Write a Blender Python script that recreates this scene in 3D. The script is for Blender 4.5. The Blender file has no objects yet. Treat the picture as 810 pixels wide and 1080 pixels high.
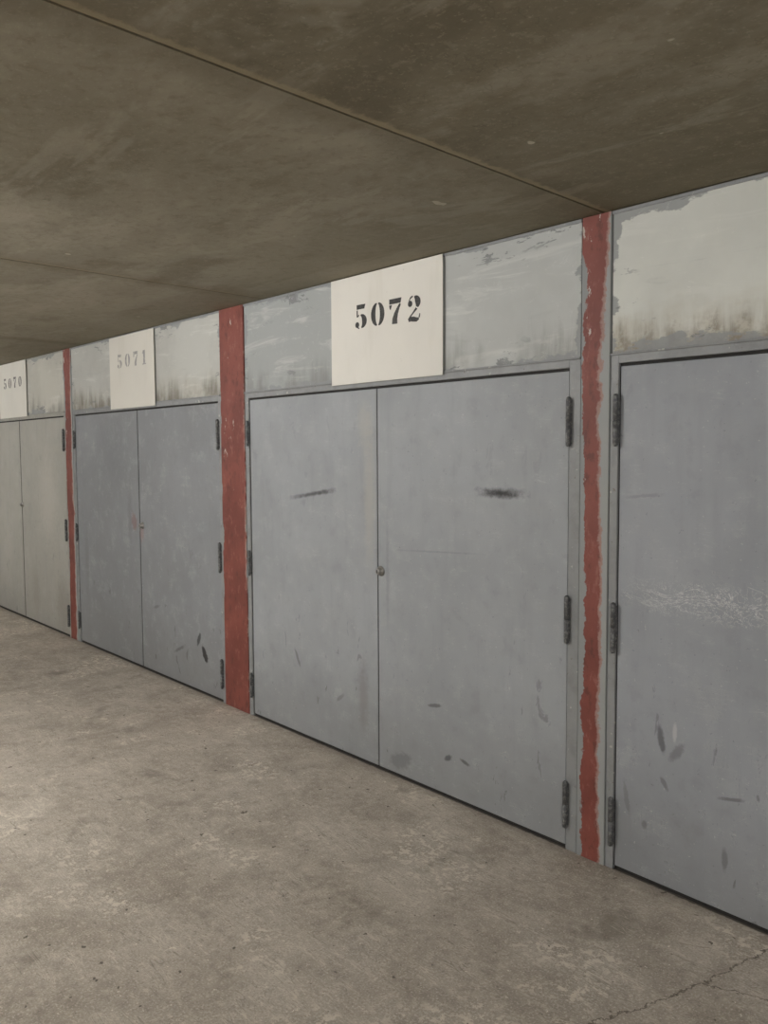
import bpy, math, random
from mathutils import Vector, Matrix
random.seed(7)
sc=bpy.context.scene
sc.view_settings.view_transform='Standard'
sc.view_settings.look='None'
sc.view_settings.exposure=0
ZC=2.505; ZT=1.937

def lin(c):
    return tuple(((v/255)/12.92 if v/255<=.04045 else ((v/255+.055)/1.055)**2.4) for v in c)+(1,)

# ---------------------------------------------------------------- shader helper
class M:
    def __init__(s,name,rough=.6):
        s.m=bpy.data.materials.new(name); s.m.use_nodes=True
        s.t=s.m.node_tree; s.n=s.t.nodes; s.l=s.t.links
        s.b=s.n['Principled BSDF']; s.b.inputs['Roughness'].default_value=rough
        g=s.n.new('ShaderNodeNewGeometry'); s.P=g.outputs['Position']
        x=s.n.new('ShaderNodeSeparateXYZ'); s.l.new(s.P,x.inputs[0])
        s.x,s.y,s.z=x.outputs
    def inp(s,sock,v):
        if isinstance(v,(int,float,tuple,list)): sock.default_value=v
        else: s.l.new(v,sock)
    def op(s,o,a,b=0.,c=None,clamp=False):
        n=s.n.new('ShaderNodeMath'); n.operation=o; n.use_clamp=clamp
        s.inp(n.inputs[0],a); s.inp(n.inputs[1],b)
        if c is not None: s.inp(n.inputs[2],c)
        return n.outputs[0]
    def noise(s,scale,detail=4,rough=.55,st=(1,1,1),off=(0,0,0),dist=0,rot=(0,0,0)):
        mp=s.n.new('ShaderNodeMapping'); s.l.new(s.P,mp.inputs[0])
        mp.inputs['Scale'].default_value=st; mp.inputs['Location'].default_value=off; mp.inputs['Rotation'].default_value=rot
        n=s.n.new('ShaderNodeTexNoise'); s.l.new(mp.outputs[0],n.inputs['Vector'])
        n.inputs['Scale'].default_value=scale; n.inputs['Detail'].default_value=detail
        n.inputs['Roughness'].default_value=rough; n.inputs['Distortion'].default_value=dist
        return n.outputs[0]
    def ramp(s,v,lo,hi,a=0.,b=1.):
        n=s.n.new('ShaderNodeMapRange'); n.interpolation_type='SMOOTHSTEP'
        s.inp(n.inputs[0],v); n.inputs[1].default_value=lo; n.inputs[2].default_value=hi
        n.inputs[3].default_value=a; n.inputs[4].default_value=b
        return n.outputs[0]
    def mix(s,f,a,b,mode='MIX'):
        n=s.n.new('ShaderNodeMix'); n.data_type='RGBA'; n.blend_type=mode
        s.inp(n.inputs[0],f); s.inp(n.inputs[6],a); s.inp(n.inputs[7],b)
        return n.outputs[2]
    def mul(s,a,b): return s.op('MULTIPLY',a,b)
    def ell(s,cu,cv,ru,rv,ang=0,warp=None,soft=.5,plane='xz'):
        u=s.x; v=s.z if plane=='xz' else s.y
        du=s.op('SUBTRACT',u,cu); dv=s.op('SUBTRACT',v,cv)
        c,sn=math.cos(ang),math.sin(ang)
        a=s.op('ADD',s.mul(du,c/ru),s.mul(dv,sn/ru))
        b=s.op('ADD',s.mul(du,-sn/rv),s.mul(dv,c/rv))
        a=s.mul(a,a); b=s.mul(b,b)
        if ru/rv>5: r=s.op('POWER',s.op('ADD',s.mul(a,a),s.mul(b,b)),.25)
        else: r=s.op('SQRT',s.op('ADD',a,b))
        if warp is not None: r=s.op('ADD',r,warp)
        return s.ramp(r,1-soft,1+soft*.3,1,0)
    def bump(s,h,strength=.2,dist=.01):
        n=s.n.new('ShaderNodeBump'); n.inputs['Strength'].default_value=strength; n.inputs['Distance'].default_value=dist
        s.l.new(h,n.inputs['Height']); s.l.new(n.outputs[0],s.b.inputs['Normal'])
    def col(s,c): s.inp(s.b.inputs['Base Color'],c)

def centered(m,n,amp):  # noise -> +-amp
    return m.op('MULTIPLY_ADD',n,2*amp,-amp)

# ---------------------------------------------------------------- mesh helper
def link(o):
    bpy.context.collection.objects.link(o); return o
def mesh(name,verts,faces,mat,smooth=False):
    me=bpy.data.meshes.new(name); me.from_pydata(verts,[],faces); me.update()
    if mat: me.materials.append(mat)
    if smooth:
        for p in me.polygons: p.use_smooth=True
    return link(bpy.data.objects.new(name,me))
def boxdata(x0,x1,y0,y1,z0,z1,off=0):
    v=[(x0,y0,z0),(x1,y0,z0),(x1,y1,z0),(x0,y1,z0),(x0,y0,z1),(x1,y0,z1),(x1,y1,z1),(x0,y1,z1)]
    f=[(0,3,2,1),(4,5,6,7),(0,1,5,4),(1,2,6,5),(2,3,7,6),(3,0,4,7)]
    return v,[tuple(i+off for i in q) for q in f]
def boxes(name,bl,mat,bev=0.):
    V=[];F=[]
    for b in bl:
        v,f=boxdata(*b,off=len(V)); V+=v;F+=f
    o=mesh(name,V,F,mat)
    if bev:
        m=o.modifiers.new('bevel','BEVEL'); m.width=bev; m.segments=2; m.limit_method='ANGLE'
    return o
def empty(name,loc):
    e=bpy.data.objects.new(name,None); e.location=loc; e.empty_display_size=.2; return link(e)
def par(o,e):
    o.parent=e; o.matrix_parent_inverse=Matrix.Translation(-Vector(e.location))
def lathe(name,prof,axis,c,mat,seg=20):
    V=[];F=[]
    for r,t in prof:
        for i in range(seg):
            a=2*math.pi*i/seg
            if axis=='z': V.append((c[0]+r*math.cos(a),c[1]+r*math.sin(a),c[2]+t))
            elif axis=='y': V.append((c[0]+r*math.cos(a),c[1]-t,c[2]+r*math.sin(a)))
            else: V.append((c[0]+t,c[1]+r*math.cos(a),c[2]+r*math.sin(a)))
    n=len(prof)
    for k in range(n-1):
        for i in range(seg):
            j=(i+1)%seg
            F.append((k*seg+i,k*seg+j,(k+1)*seg+j,(k+1)*seg+i))
    F.append(tuple(range(seg))); F.append(tuple(range((n-1)*seg,n*seg)))
    o=mesh(name,V,F,mat)
    import bmesh
    bm=bmesh.new(); bm.from_mesh(o.data); bmesh.ops.recalc_face_normals(bm,faces=bm.faces); bm.to_mesh(o.data); bm.free()
    for p in o.data.polygons: p.use_smooth=len(p.vertices)==4
    return o

# ---------------------------------------------------------------- door paint
def door_mat(name,base,marks=(),scratch=0.,grime=.5,seed=0.):
    m=M(name,.58); o=(seed,seed*1.7,seed*.6)
    n1=m.noise(1.3,4,.6,off=o); n2=m.noise(9,5,.65,off=o); n3=m.noise(60,2,.6,off=o)
    c=m.mix(m.ramp(n1,.35,.7),tuple(v*.90 for v in base[:3])+(1,),tuple(min(1,v*1.05) for v in base[:3])+(1,))
    c=m.mix(m.ramp(n2,.50,.72,0,.22),c,lin((180,183,184)))
    c=m.mix(m.ramp(n2,.46,.30,0,.16),c,lin((114,116,119)))
    vs=m.noise(14,3,.6,st=(1,1,.12),off=o)
    c=m.mix(m.ramp(vs,.5,.8,0,.2),c,lin((126,130,134)))
    # hand smudges & rub marks : elongated, slanted
    sc1=m.noise(13,4,.6,st=(1,1,.45),rot=(0,.5,0),off=(seed+3,1,4),dist=.8)
    low=m.ramp(m.z,.15,1.2,1,.0)
    c=m.mix(m.mul(m.ramp(sc1,.65,.69),m.op('MULTIPLY_ADD',low,.5*grime,.10)),c,lin((84,84,86)))
    c=m.mix(m.mul(m.ramp(m.op('ADD',m.z,centered(m,n2,.16)),.0,.6,1,0),.32*grime),c,lin((112,109,105)))
    c=m.mix(m.ramp(n3,.70,.76,0,.35),c,lin((208,208,205)))
    c=m.mix(m.ramp(n3,.30,.25,0,.35),c,lin((90,90,90)))
    ss=m.noise(5,5,.75,st=(.35,1,3.2),off=(seed,2,1),dist=1.5)
    ln=m.ramp(m.op('ABSOLUTE',m.op('SUBTRACT',ss,.5)),0,.006,1,0)
    c=m.mix(m.mul(ln,m.ramp(n2,.48,.64,0,.45)),c,lin((200,201,201)))
    s3=m.noise(8,5,.7,st=(2.,1,.5),rot=(0,.4,0),off=(seed,5,1),dist=1.)
    l3=m.ramp(m.op('ABSOLUTE',m.op('SUBTRACT',s3,.5)),0,.006,1,0)
    c=m.mix(m.mul(l3,m.mul(low,m.ramp(n2,.52,.62,0,.6))),c,lin((86,86,88)))
    if scratch:
        sq=m.noise(9,5,.7,st=(.6,1,1.3),off=(2,9,1),dist=1.2)
        l2=m.ramp(m.op('ABSOLUTE',m.op('SUBTRACT',sq,.5)),0,.014,1,0)
        sq2=m.noise(13,5,.75,st=(1.4,1,1.),rot=(0,.7,0),off=(5,2,1),dist=1.2)
        l2=m.op('MAXIMUM',l2,m.ramp(m.op('ABSOLUTE',m.op('SUBTRACT',sq2,.5)),0,.010,1,0))
        band=m.ell(scratch[0],scratch[1],scratch[2],scratch[3],0,centered(m,n2,.6),.6)
        c=m.mix(m.mul(m.mul(l2,band),.8),c,lin((224,224,222)))
    w=centered(m,m.noise(30,4,.7),.7)
    for (cx,cz,rx,rz,an,colr,st,so) in marks:
        k=m.ell(cx,cz,rx,rz,an,w,so)
        c=m.mix(m.mul(k,st),c,lin(colr))
    m.col(c)
    m.bump(m.op('ADD',m.mul(n3,.3),m.mul(n1,2.)),.12,.004)
    return m.m

DK=(58,58,60)
marks_5072=[(-3.95,1.385,.205,.013,.14,DK,.8,.9),(-3.83,1.40,.10,.013,.1,DK,.6,.9),(-2.545,1.437,.135,.022,0,(42,42,44),1,.9),
 (-3.21,.085,.09,.045,.3,(108,109,111),.6,.4),(-3.44,1.40,.05,.42,0,(172,169,161),.5,.8),(-3.47,1.75,.07,.15,0,(172,171,164),.45,.7),
 (-2.96,.42,.05,.010,.2,(92,92,94),.8,.5),(-2.87,.19,.03,.014,.5,(76,76,79),.8,.5),(-2.76,.20,.035,.010,-.2,(84,84,84),.8,.5),
 (-3.30,1.02,.015,.30,0,(132,134,136),.5,.8),(-2.95,1.15,.3,.005,.05,(126,128,131),.4,.6),
 (-3.50,.35,.05,.22,0,(120,118,116),.5,.8),(-4.1,.45,.012,.06,.5,(95,95,97),.6,.5),(-3.7,.30,.05,.012,.6,(112,112,112),.6,.5)]
marks_5071=[(-5.19,.27,.07,.028,-1.0,(45,45,47),1,.3),(-5.27,.36,.055,.02,1.1,(60,62,64),.9,.3),(-6.32,1.15,.05,.25,0,(112,114,117),.5,.8),
 (-6.25,1.10,.05,.08,.4,(130,84,78),.5,.5),(-6.12,1.02,.05,.07,0,(150,112,104),.4,.6),(-5.55,.25,.09,.012,.4,(92,92,94),.7,.5),
 (-7.2,.75,.05,.35,0,(112,114,116),.4,.8),(-5.9,.5,.06,.012,.3,(100,100,102),.6,.5),(-6.6,1.6,.35,.3,0,(118,121,126),.5,.9),(-6.9,.3,.2,.2,0,(124,125,127),.4,.9)]
marks_5070=[(-7.8,.25,.18,.3,0,(136,132,122),.5,.8),(-8.5,.3,.12,.3,0,(140,136,127),.5,.8),(-8.1,1.2,.3,.5,0,(192,190,182),.5,.9)]
marks_5073=[(-1.755,.56,.016,.055,.2,(88,89,93),.8,.5),(-1.69,.53,.045,.02,.9,(104,105,108),.6,.5),(-1.70,.60,.010,.04,0,(190,191,192),.7,.5),
 (-1.74,.40,.012,.03,.6,(100,100,102),.6,.5),(-1.48,.42,.045,.007,.2,(100,100,102),.7,.5),(-1.82,.22,.012,.02,0,(100,100,102),.6,.5),(-1.5,.2,.012,.05,0,(98,98,100),.6,.5),
 (-1.85,1.45,.08,.008,.1,(128,130,134),.5,.5),(-1.9,.30,.012,.08,.2,(115,116,118),.6,.5)]
mats={
 'a':door_mat('door_paint_5071',lin((138,141,145)),marks_5071,0,1.0,3.3),
 'b':door_mat('door_paint_5072',lin((157,161,165)),marks_5072,0,.9,8.1),
 'c':door_mat('door_paint_5073',lin((154,158,164)),marks_5073,(-1.50,1.09,.42,.07),1.0,1.4),
 'z':door_mat('door_paint_5070',lin((170,169,162)),marks_5070,0,1.,5.2)}
def frame_mat(name,base):
    m=M(name,.5); n=m.noise(12,5,.65); n2=m.noise(45,3,.7)
    c=m.mix(m.ramp(n,.4,.7),base,tuple(v*.82 for v in base[:3])+(1,))
    c=m.mix(m.ramp(n2,.66,.72,0,.6),c,lin((90,66,55)))
    c=m.mix(m.ramp(m.noise(30,3,.6,off=(4,4,4)),.66,.72,0,.6),c,lin((198,196,189)))
    m.col(c); m.bump(n2,.2,.002); return m.m
MF=frame_mat('frame_grey_paint',lin((142,144,145)))
MFz=frame_mat('frame_pale_paint',lin((160,159,152)))
def hinge_mat():
    m=M('hinge_worn_steel',.45); m.b.inputs['Metallic'].default_value=.2
    n=m.noise(70,3,.7)
    m.col(m.mix(m.ramp(n,.45,.65),lin((84,85,87)),lin((126,127,126)))); return m.m
MH=hinge_mat()
def simple(name,c,r=.5,me=0.):
    m=M(name,r); n=m.noise(40,3,.6); c=lin(c)
    m.col(m.mix(m.ramp(n,.35,.7),c,tuple(v*.8 for v in c[:3])+(1,))); m.b.inputs['Metallic'].default_value=me; return m.m
MK=simple('lock_chrome',(170,168,165),.3,.8); MB=simple('lock_black',(25,24,24),.5); MG=simple('gap_shade_dark',(40,38,36),.8)  # MG: dark colour standing in for shade in the door gaps

# ---------------------------------------------------------------- red pillars
def pillar_mat(name,x0,x1,l,r,seed,chips=.5):
    m=M(name,.6)
    n=m.noise(3.2,6,.65,st=(1,1,.5),off=(seed,0,seed)); n2=m.noise(26,5,.7,st=(1,1,.5),off=(seed,1,2)); n3=m.noise(3,3,.5,off=(seed,3,3))
    c=m.mix(m.ramp(n3,.35,.65),lin((114,58,50)),lin((132,71,61)))
    c=m.mix(m.ramp(n2,.56,.68,0,.55),c,lin((154,102,91)))
    c=m.mix(m.ramp(n2,.46,.34,0,.6),c,lin((86,46,40)))
    ch=m.noise(11,6,.72,st=(1,1,.45),off=(seed+5,0,0))
    up=m.ramp(m.z,1.4,2.4,.0,.05)
    c=m.mix(m.ramp(m.op('ADD',ch,m.mul(up,chips*2)),.655,.675,0,.9),c,lin((200,192,184)))
    w=centered(m,n,.06)
    w2=centered(m,m.noise(14,5,.7,off=(seed,7,7)),.03)
    topw=m.ramp(m.z,2.2,2.42,0,.03)
    a=m.op('ADD',m.op('ADD',m.op('SUBTRACT',m.x,x0),w),m.op('ADD',w2,topw))
    b=m.op('ADD',m.op('ADD',m.op('SUBTRACT',x1,m.x),m.mul(w,-1)),m.op('ADD',w2,topw))
    c=m.mix(m.ramp(b,r+.006,r+.016,.7,0),c,lin((168,142,134)))
    c=m.mix(m.ramp(a,l-.003,l+.003,1,0),c,lin((142,145,145)))
    c=m.mix(m.ramp(b,r-.003,r+.003,1,0),c,lin((153,156,155)))
    m.col(c); m.bump(n2,.4,.004); return m.m
def pillar(x0,x1,l,r,seed,chips=.5):
    mt=pillar_mat('red_lead_paint_%d'%int(seed*10),x0,x1,l,r,seed,chips)
    xm=(x0+x1)/2
    return boxes('steel_pillar',[(x0,x1,-.016,.0,0,ZC-.002),(xm-.006,xm+.006,0,.085,0,ZC-.002),(x0,x1,.085,.099,0,ZC-.002)],mt,.002)

# ---------------------------------------------------------------- transom panel (opaque painted sheet, patchy repaint)
GP=(145,148,149)
def transom_mat(name,x0,x1,base,edge,rust,seed,streak=.4,lf=None):
    m=M(name,.65); z0,z1=1.98,2.49
    n=m.noise(2.6,6,.68,st=(.7,1,1.6),off=(seed,0,0)); n2=m.noise(18,4,.7,off=(seed,2,0)); n3=m.noise(2,4,.6,off=(seed,5,0))
    b=lin(base)
    c=m.mix(m.ramp(n3,.35,.65),b,tuple(v*.88 for v in b[:3])+(1,))
    if lf:  # part left of the number plate painted greyer
        c=m.mix(m.ramp(m.x,lf-.05,lf+.05,.8,0),c,lin((155,159,159)))
    st=m.noise(5,5,.7,st=(.3,1,2.),rot=(0,.25,0),off=(seed,1,1),dist=.8)
    c=m.mix(m.ramp(st,.54,.66,0,.35),c,lin((222,223,218)))
    c=m.mix(m.ramp(st,.42,.3,0,.25),c,lin((158,161,160)))
    dr=m.noise(14,5,.65,st=(1,1,.13),off=(seed,3,0)); big=m.noise(3,3,.6,off=(seed,9,0))
    hz=m.mul(m.ramp(m.op('ADD',m.z,m.mul(dr,-.5)),z0-.30,z0-.08,1,0),m.ramp(big,.40,.56))
    c=m.mix(m.mul(hz,streak),c,lin((98,96,89)))
    if rust:
        rz=m.ramp(m.op('ADD',m.z,m.mul(n,-.5)),z0-.26,z0-.04,1,0)
        c=m.mix(m.mul(m.mul(rz,m.ramp(dr,.35,.6,.4,1)),rust*.55),c,lin((166,150,114)))
        rb=m.ramp(m.op('ADD',m.z,m.mul(dr,-.3)),z0-.15,z0-.05,1,0)
        c=m.mix(m.mul(m.mul(rb,m.ramp(n2,.38,.6)),rust*.8),c,lin((98,80,60)))
    dx=m.op('MINIMUM',m.op('SUBTRACT',m.x,x0),m.op('SUBTRACT',x1,m.x))
    dz=m.op('MINIMUM',m.op('SUBTRACT',m.z,z0),m.op('SUBTRACT',z1,m.z))
    d=m.op('ADD',m.op('MINIMUM',dx,dz),m.op('ADD',centered(m,n,.15),centered(m,n2,.02)))
    c=m.mix(m.ramp(d,edge-.004,edge+.006,.85,0),c,lin(GP))
    sp=m.noise(5,5,.75,st=(.6,1,2),rot=(0,.4,0),off=(seed,4,4),dist=.5)
    c=m.mix(m.mul(m.ramp(sp,.59,.61),m.ramp(d,edge,edge+.14,.85,0)),c,lin((120,122,123)))
    ln=m.ramp(m.op('ABSOLUTE',m.op('SUBTRACT',m.noise(7,5,.7,off=(seed,6,0),dist=1.2),.5)),0,.006,1,0)
    c=m.mix(m.mul(ln,m.ramp(n2,.5,.65,0,.5)),c,lin((234,234,230)))
    m.col(c); m.bump(n2,.25,.004); return m.m

# ---------------------------------------------------------------- door assembly
def hinge(e,x,z,L=.18,r=.0105):
    n=lathe('hinge_barrel',[(.004,-L/2-.008),(r*.8,-L/2-.004),(r,-L/2),(r,-.002),(r*.8,-.001),(r*.8,.001),(r,.002),(r,L/2),(r*.8,L/2+.004),(.004,L/2+.008)],'z',(x,-.022,z),MH,16)
    par(n,e)
    p=boxes('hinge_plate',[(x-.011,x+.011,-.019,-.009,z-L/2+.004,z+L/2-.004)],MH,.001); par(p,e)

def garage_door(n,xl,xm,xr,mat,fm,jl,jr,tr,lock=(.026,1.02),sg=.004):
    """double-leaf steel door: xl..xm..xr leaf limits, jl/jr outer jamb limits"""
    e=empty('door_%d'%n,(xm,0,0))
    g=.006
    a=boxes('leaf_left',[(xl+g,xm-sg,-.006,.036,.016,ZT-.008)],mat,.002); par(a,e)
    b=boxes('leaf_right',[(xm+sg,xr-g,-.006,.036,.016,ZT-.008)],mat,.002); par(b,e)
    k=boxes('gap_shade_strip',[(xm-sg,xm+sg,-.003,.03,.014,ZT-.008),(xl,xl+g,-.002,.03,.014,ZT-.008),(xr-g,xr,-.002,.03,.014,ZT-.008),(xl,xr,0,.03,ZT-.008,ZT+.004)],MG); par(k,e)  # dark strips set into the leaf gaps as painted shade
    fr=boxes('frame',[(jl,xl,-.012,.06,0,ZT+.040),(xr,jr,-.012,.06,0,ZT+.040),
        (xl,xr,-.012,.06,ZT+.004,ZT+.040),(jl,jr,-.0155,.04,ZC-.016,ZC-.003),
        (jl,jr,-.020,-.006,ZT+.034,ZT+.042)],fm,.002); par(fr,e)
    th=boxes('threshold',[(xl,xr,.002,.034,0,.0155)],MG); par(th,e)  # sill coloured dark so the gap under the leaves looks shaded
    t=boxes('transom_panel',[(jl+.003,jr-.003,-.010,.012,ZT+.042,ZC-.016)],tr,0); par(t,e)
    for z in (1.73,.945,.19):
        hinge(e,xr+.004,z); hinge(e,xl-.004,z,.18 if n==4 else .14,.0105 if n==4 else .008)
    kx,kz=xm+lock[0],lock[1]
    k=lathe('lock_rosette',[(.026,0),(.026,.004),(.021,.009),(.017,.010),(.017,.022),(.014,.026),(.005,.027)],'y',(kx,-.006,kz),MK,24); par(k,e)
    kh=boxes('keyhole',[(kx-.0025,kx+.0025,-.0345,-.032,kz-.008,kz+.008)],MB); par(kh,e)
    return e
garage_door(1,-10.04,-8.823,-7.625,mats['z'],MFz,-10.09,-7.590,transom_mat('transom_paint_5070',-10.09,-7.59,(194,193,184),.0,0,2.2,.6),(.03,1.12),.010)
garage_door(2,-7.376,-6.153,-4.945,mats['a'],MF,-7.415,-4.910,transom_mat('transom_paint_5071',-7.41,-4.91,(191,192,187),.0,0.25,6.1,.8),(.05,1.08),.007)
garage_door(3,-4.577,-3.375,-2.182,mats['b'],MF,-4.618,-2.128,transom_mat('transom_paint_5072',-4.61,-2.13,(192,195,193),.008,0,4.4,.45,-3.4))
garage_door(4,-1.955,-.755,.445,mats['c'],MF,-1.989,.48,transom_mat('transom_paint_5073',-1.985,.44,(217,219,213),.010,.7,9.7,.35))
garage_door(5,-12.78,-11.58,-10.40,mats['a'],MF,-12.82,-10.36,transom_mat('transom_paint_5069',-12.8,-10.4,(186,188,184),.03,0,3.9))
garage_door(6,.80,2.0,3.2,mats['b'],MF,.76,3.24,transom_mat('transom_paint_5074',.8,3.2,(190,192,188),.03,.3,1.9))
pillar(-2.124,-1.993,.016,.032,1.3,.8)
pillar(-4.906,-4.622,.0,-.01,4.9,.35)
pillar(-7.586,-7.419,.01,.02,7.7,.6)
pillar(-10.355,-10.095,0,0,2.6)
pillar(.485,.755,0,0,3.6)

# ---------------------------------------------------------------- number signs
def ribbon(pts,ws):
    V=[];F=[];n=len(pts)
    for i,p in enumerate(pts):
        a=pts[max(0,i-1)]; b=pts[min(n-1,i+1)]
        dx,dy=b[0]-a[0],b[1]-a[1]; L=math.hypot(dx,dy) or 1
        nx,ny=-dy/L,dx/L; w=ws[i]/2
        V+=[(p[0]+nx*w,p[1]+ny*w),(p[0]-nx*w,p[1]-ny*w)]
    for i in range(n-1): F.append((2*i,2*i+1,2*i+3,2*i+2))
    return V,F
def arc(cx,cy,rx,ry,a0,a1,n=16): return [(cx+rx*math.cos(math.radians(a0+(a1-a0)*i/n)),cy+ry*math.sin(math.radians(a0+(a1-a0)*i/n))) for i in range(n+1)]
def disc(cx,cy,r,n=14):
    return [(cx+r*.85*math.cos(2*math.pi*i/n),cy+r*math.sin(2*math.pi*i/n)) for i in range(n)],[tuple(range(n))]
def sw(n,a,b,p=1): return [a+(b-a)*math.sin(math.pi*i/n)**p for i in range(n+1)]
def digit(ch):
    if ch=='0':
        return [ribbon(arc(.33,.5,.22,.44,100,260),sw(16,.05,.22)),ribbon(arc(.33,.5,.22,.44,80,-80),sw(16,.05,.22))]
    if ch=='1':
        return [ribbon([(.34,.97),(.34,.08)],[.22,.22]),ribbon([(.12,.74),(.2,.8),(.27,.93)],[.03,.08,.14]),
                ribbon([(.12,.03),(.56,.03)],[.07,.07])]
    if ch=='7':
        return [([(.05,1),(.62,1),(.62,.97),(.58,.80),(.05,.80)],[(0,1,2,3,4)]),([(.04,.77),(.08,.60),(.12,.60),(.18,.77)],[(0,1,2,3)]),
                ribbon([(.56,.77),(.47,.62),(.37,.42),(.31,.22),(.30,.02)],[.08,.12,.18,.23,.25])]
    if ch=='2':
        return [disc(.17,.70,.12),ribbon(arc(.31,.70,.20,.27,165,95,8),[.04]*4+[.06]*5),
                ribbon(arc(.34,.70,.18,.24,85,-40,12),[.06+.18*math.sin(math.pi*i/13) for i in range(13)]),
                ribbon([(.46,.50),(.30,.34),(.12,.16)],[.10,.06,.05]),
                ribbon([(.09,.08),(.2,.12),(.33,.10),(.46,.07),(.56,.10)],[.13,.18,.19,.16,.07]),
                ribbon([(.57,.13),(.60,.28)],[.06,.04])]
    if ch=='5':
        return [([(.12,1),(.57,.99),(.51,.81),(.12,.81)],[(0,1,2,3)]),ribbon([(.145,.78),(.145,.50)],[.06,.06]),
                ribbon(arc(.30,.31,.21,.26,85,-75,14),[.05+.19*math.sin(math.pi*i/14) for i in range(15)]),
                ribbon(arc(.27,.31,.16,.27,135,100,5),[.05]*6),
                disc(.14,.19,.12),ribbon(arc(.28,.28,.18,.25,220,258,6),[.05]*7)]
def sign(num,x0,x1,z0,z1,tx0,tx1,tz,h,plate,ink,drop=0.):
    xm=(x0+x1)/2
    e=empty('number_sign',(xm,-.023,z0))
    p=boxes('plate',[(x0,x1,-.0245,-.0215,z0,z1)],plate,.001); par(p,e)
    wd=h*1.28
    pitch=(tx1-tx0-.64*wd)/3.
    V=[];F=[]
    for i,ch in enumerate(num):
        bx=tx0+pitch*i
        for vv,ff in digit(ch):
            o=len(V); V+=[(bx+v[0]*wd,-.0252,tz+v[1]*h-drop*i) for v in vv]; F+=[tuple(k+o for k in f) for f in ff]
    t=mesh('digits',V,F,ink); par(t,e)
    sm=t.modifiers.new('solid','SOLIDIFY'); sm.thickness=.0004
    return e
def plate_mat(name,base,seed):
    m=M(name,.55); n=m.noise(2.2,4,.6,off=(seed,0,0)); n2=m.noise(30,4,.7,off=(seed,0,0))
    b=lin(base)
    c=m.mix(m.ramp(n,.35,.7),b,tuple(v*.95 for v in b[:3])+(1,))
    c=m.mix(m.ramp(n2,.68,.74,0,.35),c,lin((170,165,152)))
    vs=m.noise(9,3,.6,st=(1,1,.15),off=(seed,0,0))
    c=m.mix(m.ramp(vs,.55,.8,0,.2),c,lin((190,184,168)))
    m.col(c); m.bump(n,.1,.003); return m.m
def ink_mat(name,c,seed,fade):
    m=M(name,.6); n=m.noise(55,4,.7,off=(seed,0,0))
    m.col(m.mix(m.ramp(n,.45,.7,fade*.3,fade),lin(c),lin((205,202,194)))); return m.m
sign('5072',-3.722,-2.885,1.962,2.500,-3.525,-3.030,2.230,.122,plate_mat('sign_white_a',(227,224,216),1),ink_mat('ink_black',(18,18,20),1,.1),.003)
sign('5071',-6.584,-5.812,1.952,2.492,-6.44,-5.93,2.252,.105,plate_mat('sign_white_b',(220,217,208),4),ink_mat('ink_faded',(130,130,131),2,.8))
sign('5070',-9.347,-8.53,1.967,2.500,-9.20,-8.66,2.252,.105,plate_mat('sign_white_c',(222,220,212),7),ink_mat('ink_grey',(60,60,66),3,.5))

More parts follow.
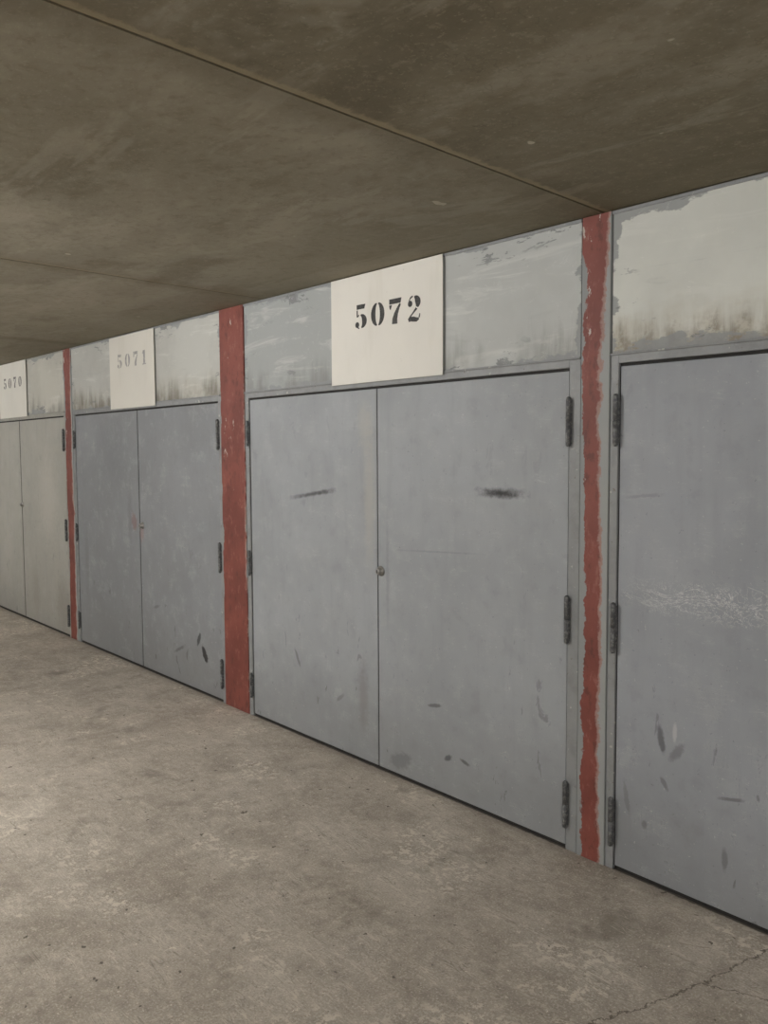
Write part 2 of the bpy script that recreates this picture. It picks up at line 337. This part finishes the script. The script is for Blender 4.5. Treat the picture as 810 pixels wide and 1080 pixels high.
# ---------------------------------------------------------------- floor
def floor_mat():
    m=M('floor_concrete',.8)
    n=m.noise(.8,4,.6); n2=m.noise(4,7,.7,dist=.4); n3=m.noise(28,6,.75); n4=m.noise(140,2,.6)
    c=m.mix(m.ramp(n,.3,.7),lin((156,147,136)),lin((178,169,157)))
    c=m.mix(m.ramp(n2,.44,.62,0,.5),c,lin((190,182,170)))
    c=m.mix(m.ramp(n2,.48,.36,0,.42),c,lin((138,129,117)))
    c=m.mix(m.ramp(n3,.50,.66,0,.45),c,lin((124,115,104)))
    c=m.mix(m.ramp(n3,.47,.36,0,.5),c,lin((204,196,183)))
    c=m.mix(m.ramp(n4,.55,.68,0,.5),c,lin((216,208,196)))
    c=m.mix(m.ramp(n4,.45,.32,0,.4),c,lin((108,101,91)))
    pp=m.mul(m.ramp(n3,.50,.56),m.ramp(m.noise(1.6,4,.6,off=(3,4,0)),.50,.60,0,.8))
    c=m.mix(pp,c,lin((216,208,194)))
    sp=m.noise(17,6,.8,off=(7,2,0)); c=m.mix(m.ramp(sp,.64,.66,0,.85),c,lin((230,223,209)))
    sp2=m.noise(45,4,.7,off=(2,2,0)); c=m.mix(m.ramp(sp2,.67,.69,0,.9),c,lin((232,226,213)))
    c=m.mix(m.ramp(m.noise(3.2,4,.6,off=(1,8,0)),.58,.70,0,.5),c,lin((114,106,95)))
    c=m.mix(m.ramp(m.noise(24,2,.5,off=(5,5,0)),.70,.74,0,.85),c,lin((80,72,63)))
    for rot,sd in ((.5,2),(-.7,5),(1.2,9)):
        s=m.noise(3.5,4,.7,st=(.25,2.,1),rot=(0,0,rot),off=(sd,0,0),dist=.3)
        ln=m.ramp(m.op('ABSOLUTE',m.op('SUBTRACT',s,.5)),0,.006,1,0)
        c=m.mix(m.mul(ln,m.ramp(n2,.44,.58,0,.6)),c,lin((212,204,190)) if sd!=5 else lin((116,108,96)))
    w=centered(m,m.noise(14,4,.7),.05)
    for a,b in (((-1.45,-.86),(-1.34,-.42)),((-1.34,-.42),(-1.29,-.05)),((-1.34,-.42),(-1.05,-.30))):
        dx,dy=b[0]-a[0],b[1]-a[1]; L=math.hypot(dx,dy)
        px=m.op('SUBTRACT',m.x,a[0]); py=m.op('SUBTRACT',m.y,a[1])
        al=m.op('ADD',m.mul(px,dx/L),m.mul(py,dy/L)); ac=m.op('ADD',m.op('ADD',m.mul(px,-dy/L),m.mul(py,dx/L)),w)
        k=m.mul(m.ramp(m.op('ABSOLUTE',ac),.001,.005,1,0),m.mul(m.ramp(al,-.02,.02),m.ramp(al,L-.02,L+.02,1,0)))
        c=m.mix(m.mul(k,.8),c,lin((88,80,70)))
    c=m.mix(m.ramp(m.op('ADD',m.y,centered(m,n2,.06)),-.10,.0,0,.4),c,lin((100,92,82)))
    c=m.mix(m.ramp(m.op('ADD',m.y,centered(m,n3,.01)),-.014,-.006,0,.85),c,lin((48,44,40)))  # gap shade painted on the floor as a thin line below the doors
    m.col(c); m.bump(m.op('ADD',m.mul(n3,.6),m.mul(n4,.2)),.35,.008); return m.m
XL,XR,YF=-13.2,4.0,-6.2
boxes('floor',[(XL-.2,XR+.2,YF-.2,.35,-.2,0)],floor_mat())

# ---------------------------------------------------------------- ceiling: precast slabs with joints
def seamx(x0,y): return x0-(y+2.15)*.112   # joints run slightly skewed
SE=[-9.6,-6.9,-4.16,-1.79,.75]
def ceil_mat():
    m=M('ceiling_concrete',.85)
    n=m.noise(.7,4,.6,off=(1,0,0)); n2=m.noise(1.8,6,.6,st=(.7,1.3,1),rot=(0,0,.5),dist=.3); n3=m.noise(20,5,.7); n4=m.noise(90,2,.6)
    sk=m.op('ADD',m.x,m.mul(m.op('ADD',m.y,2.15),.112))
    c=m.mix(m.ramp(n,.3,.7),lin((148,142,125)),lin((170,164,147)))
    c=m.mix(m.ramp(sk,-1.80,-1.78,0,.5),c,lin((114,105,84)))
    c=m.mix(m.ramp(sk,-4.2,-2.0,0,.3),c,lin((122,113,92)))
    c=m.mix(m.ramp(n2,.50,.64,0,.45),c,lin((184,178,162)))
    c=m.mix(m.ramp(n2,.48,.34,0,.5),c,lin((106,98,78)))
    c=m.mix(m.ramp(n3,.5,.66,0,.3),c,lin((110,101,82)))
    c=m.mix(m.ramp(n3,.45,.34,0,.3),c,lin((176,168,149)))
    c=m.mix(m.ramp(n4,.58,.72,0,.3),c,lin((190,182,162)))
    wv=m.noise(.9,5,.7,st=(1,3,1),rot=(0,0,-.3),off=(4,4,0),dist=.4)
    c=m.mix(m.ramp(wv,.54,.60,0,.32),c,lin((188,182,166)))
    c=m.mix(m.ramp(m.noise(8,2,.5,off=(2,6,0)),.745,.76,0,.8),c,lin((215,208,190)))
    hc=m.noise(1.1,6,.65,off=(9,1,0)); c=m.mix(m.mul(m.ramp(m.op('ABSOLUTE',m.op('SUBTRACT',hc,.5)),0,.003,1,0),.25),c,lin((84,76,58)))
    for s in SE[1:4]:
        d=m.op('ABSOLUTE',m.op('ADD',m.op('SUBTRACT',sk,s+.014),centered(m,n3,.03)))
        c=m.mix(m.ramp(d,.004,.024,.75 if s>-2 else .3,0),c,lin((190,176,146)))
        d2=m.op('ABSOLUTE',m.op('SUBTRACT',sk,s))
        c=m.mix(m.ramp(m.op('ADD',d2,centered(m,n2,.08)),.02,.16,.3,0),c,lin((104,94,72)))
    # darker tone where slab meets the garages
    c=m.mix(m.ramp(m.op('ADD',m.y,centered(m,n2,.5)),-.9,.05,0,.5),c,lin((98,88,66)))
    m.col(c); m.bump(m.op('ADD',m.mul(n3,.5),n2),.3,.01); return m.m
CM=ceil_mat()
V=[];F=[]
edges=[XL-.2]+SE+[XR+.2]
y0,y1=YF-.2,.35
for i in range(len(edges)-1):
    g0=.005 if i else 0; g1=.005 if i<len(edges)-2 else 0
    a=edges[i];b=edges[i+1]
    f=lambda s,y,isb:(s if isb else seamx(s,y))
    A=i==0;B=i==len(edges)-2
    o=len(V)
    q=[(f(a,y0,A)+g0,y0),(f(b,y0,B)-g1,y0),(f(b,y1,B)-g1,y1),(f(a,y1,A)+g0,y1)]
    V+=[(x,y,ZC) for x,y in q]+[(x,y,ZC+.05) for x,y in q]
    F+=[tuple(k+o for k in t) for t in [(0,3,2,1),(4,5,6,7),(0,1,5,4),(1,2,6,5),(2,3,7,6),(3,0,4,7)]]
v,f=boxdata(XL-.2,XR+.2,y0,y1,ZC+.05,ZC+.25,off=len(V)); V+=v;F+=f
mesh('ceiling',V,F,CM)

# ---------------------------------------------------------------- walls
def wall_mat():
    m=M('wall_painted_concrete',.8); n=m.noise(2,5,.6); n3=m.noise(25,4,.7)
    c=m.mix(m.ramp(n,.3,.7),lin((172,172,168)),lin((192,192,188))); m.col(c); m.bump(n3,.3,.006); return m.m
WM=wall_mat()
boxes('wall_back',[(XL,XR,.15,.35,0,ZC)],WM)
boxes('wall_front',[(XL,XR,YF-.2,YF,0,ZC)],WM)
boxes('wall_left',[(XL-.2,XL,YF-.2,.35,0,ZC)],WM)
boxes('wall_right',[(XR,XR+.2,YF-.2,.35,0,ZC)],WM)
boxes('trim_1',[(XL,-12.825,-.01,.14,0,ZC)],WM); boxes('trim_2',[(3.245,XR,-.01,.14,0,ZC)],WM)

# ---------------------------------------------------------------- fluorescent luminaires
def tube_light(x,y,power,L=1.2):
    T=ZC-.004
    e=empty('fluorescent_lamp',(x,y,ZC-.12))
    b=boxes('housing',[(x-L/2-.04,x+L/2+.04,y-.04,y+.04,T-.04,T),(x-L/2-.04,x-L/2-.01,y-.03,y+.03,T-.15,T-.04),(x+L/2+.01,x+L/2+.04,y-.03,y+.03,T-.15,T-.04)],LH,.004); par(b,e)
    m=bpy.data.materials.new('tube_glow'); m.use_nodes=True
    em=m.node_tree.nodes.new('ShaderNodeEmission'); em.inputs[0].default_value=(1,.98,.955,1); em.inputs[1].default_value=power
    m.node_tree.links.new(em.outputs[0],m.node_tree.nodes['Material Output'].inputs[0])
    t=lathe('tube',[(.02,-L/2-.009),(.02,L/2+.009)],'x',(x,y,T-.12),m,12); par(t,e)
LH=simple('lamp_housing_white',(225,225,220),.4)
tube_light(-4.4,-3.3,400)
tube_light(-9.5,-3.3,330)
tube_light(1.5,-3.3,420)

w=bpy.data.worlds.new('world'); sc.world=w; w.use_nodes=True
w.node_tree.nodes['Background'].inputs[0].default_value=(.5,.5,.48,1); w.node_tree.nodes['Background'].inputs[1].default_value=.3

# ---------------------------------------------------------------- camera
yaw,p,r=math.radians(49.954),math.radians(-3.967),math.radians(-.316)
Fv=Vector((-math.sin(yaw)*math.cos(p),math.cos(yaw)*math.cos(p),math.sin(p)))
rt=Vector((math.cos(yaw),math.sin(yaw),0)); up=rt.cross(Fv)
R=math.cos(r)*rt+math.sin(r)*up; U=-math.sin(r)*rt+math.cos(r)*up
cd=bpy.data.cameras.new('camera'); cam=link(bpy.data.objects.new('camera',cd))
mt=Matrix((R,U,-Fv)).transposed().to_4x4(); mt.translation=Vector((0,-2.8,1.619)); cam.matrix_world=mt
cd.sensor_fit='VERTICAL'; cd.sensor_height=36; cd.lens=924.3/1080*36; cd.clip_start=.05
sc.camera=cam
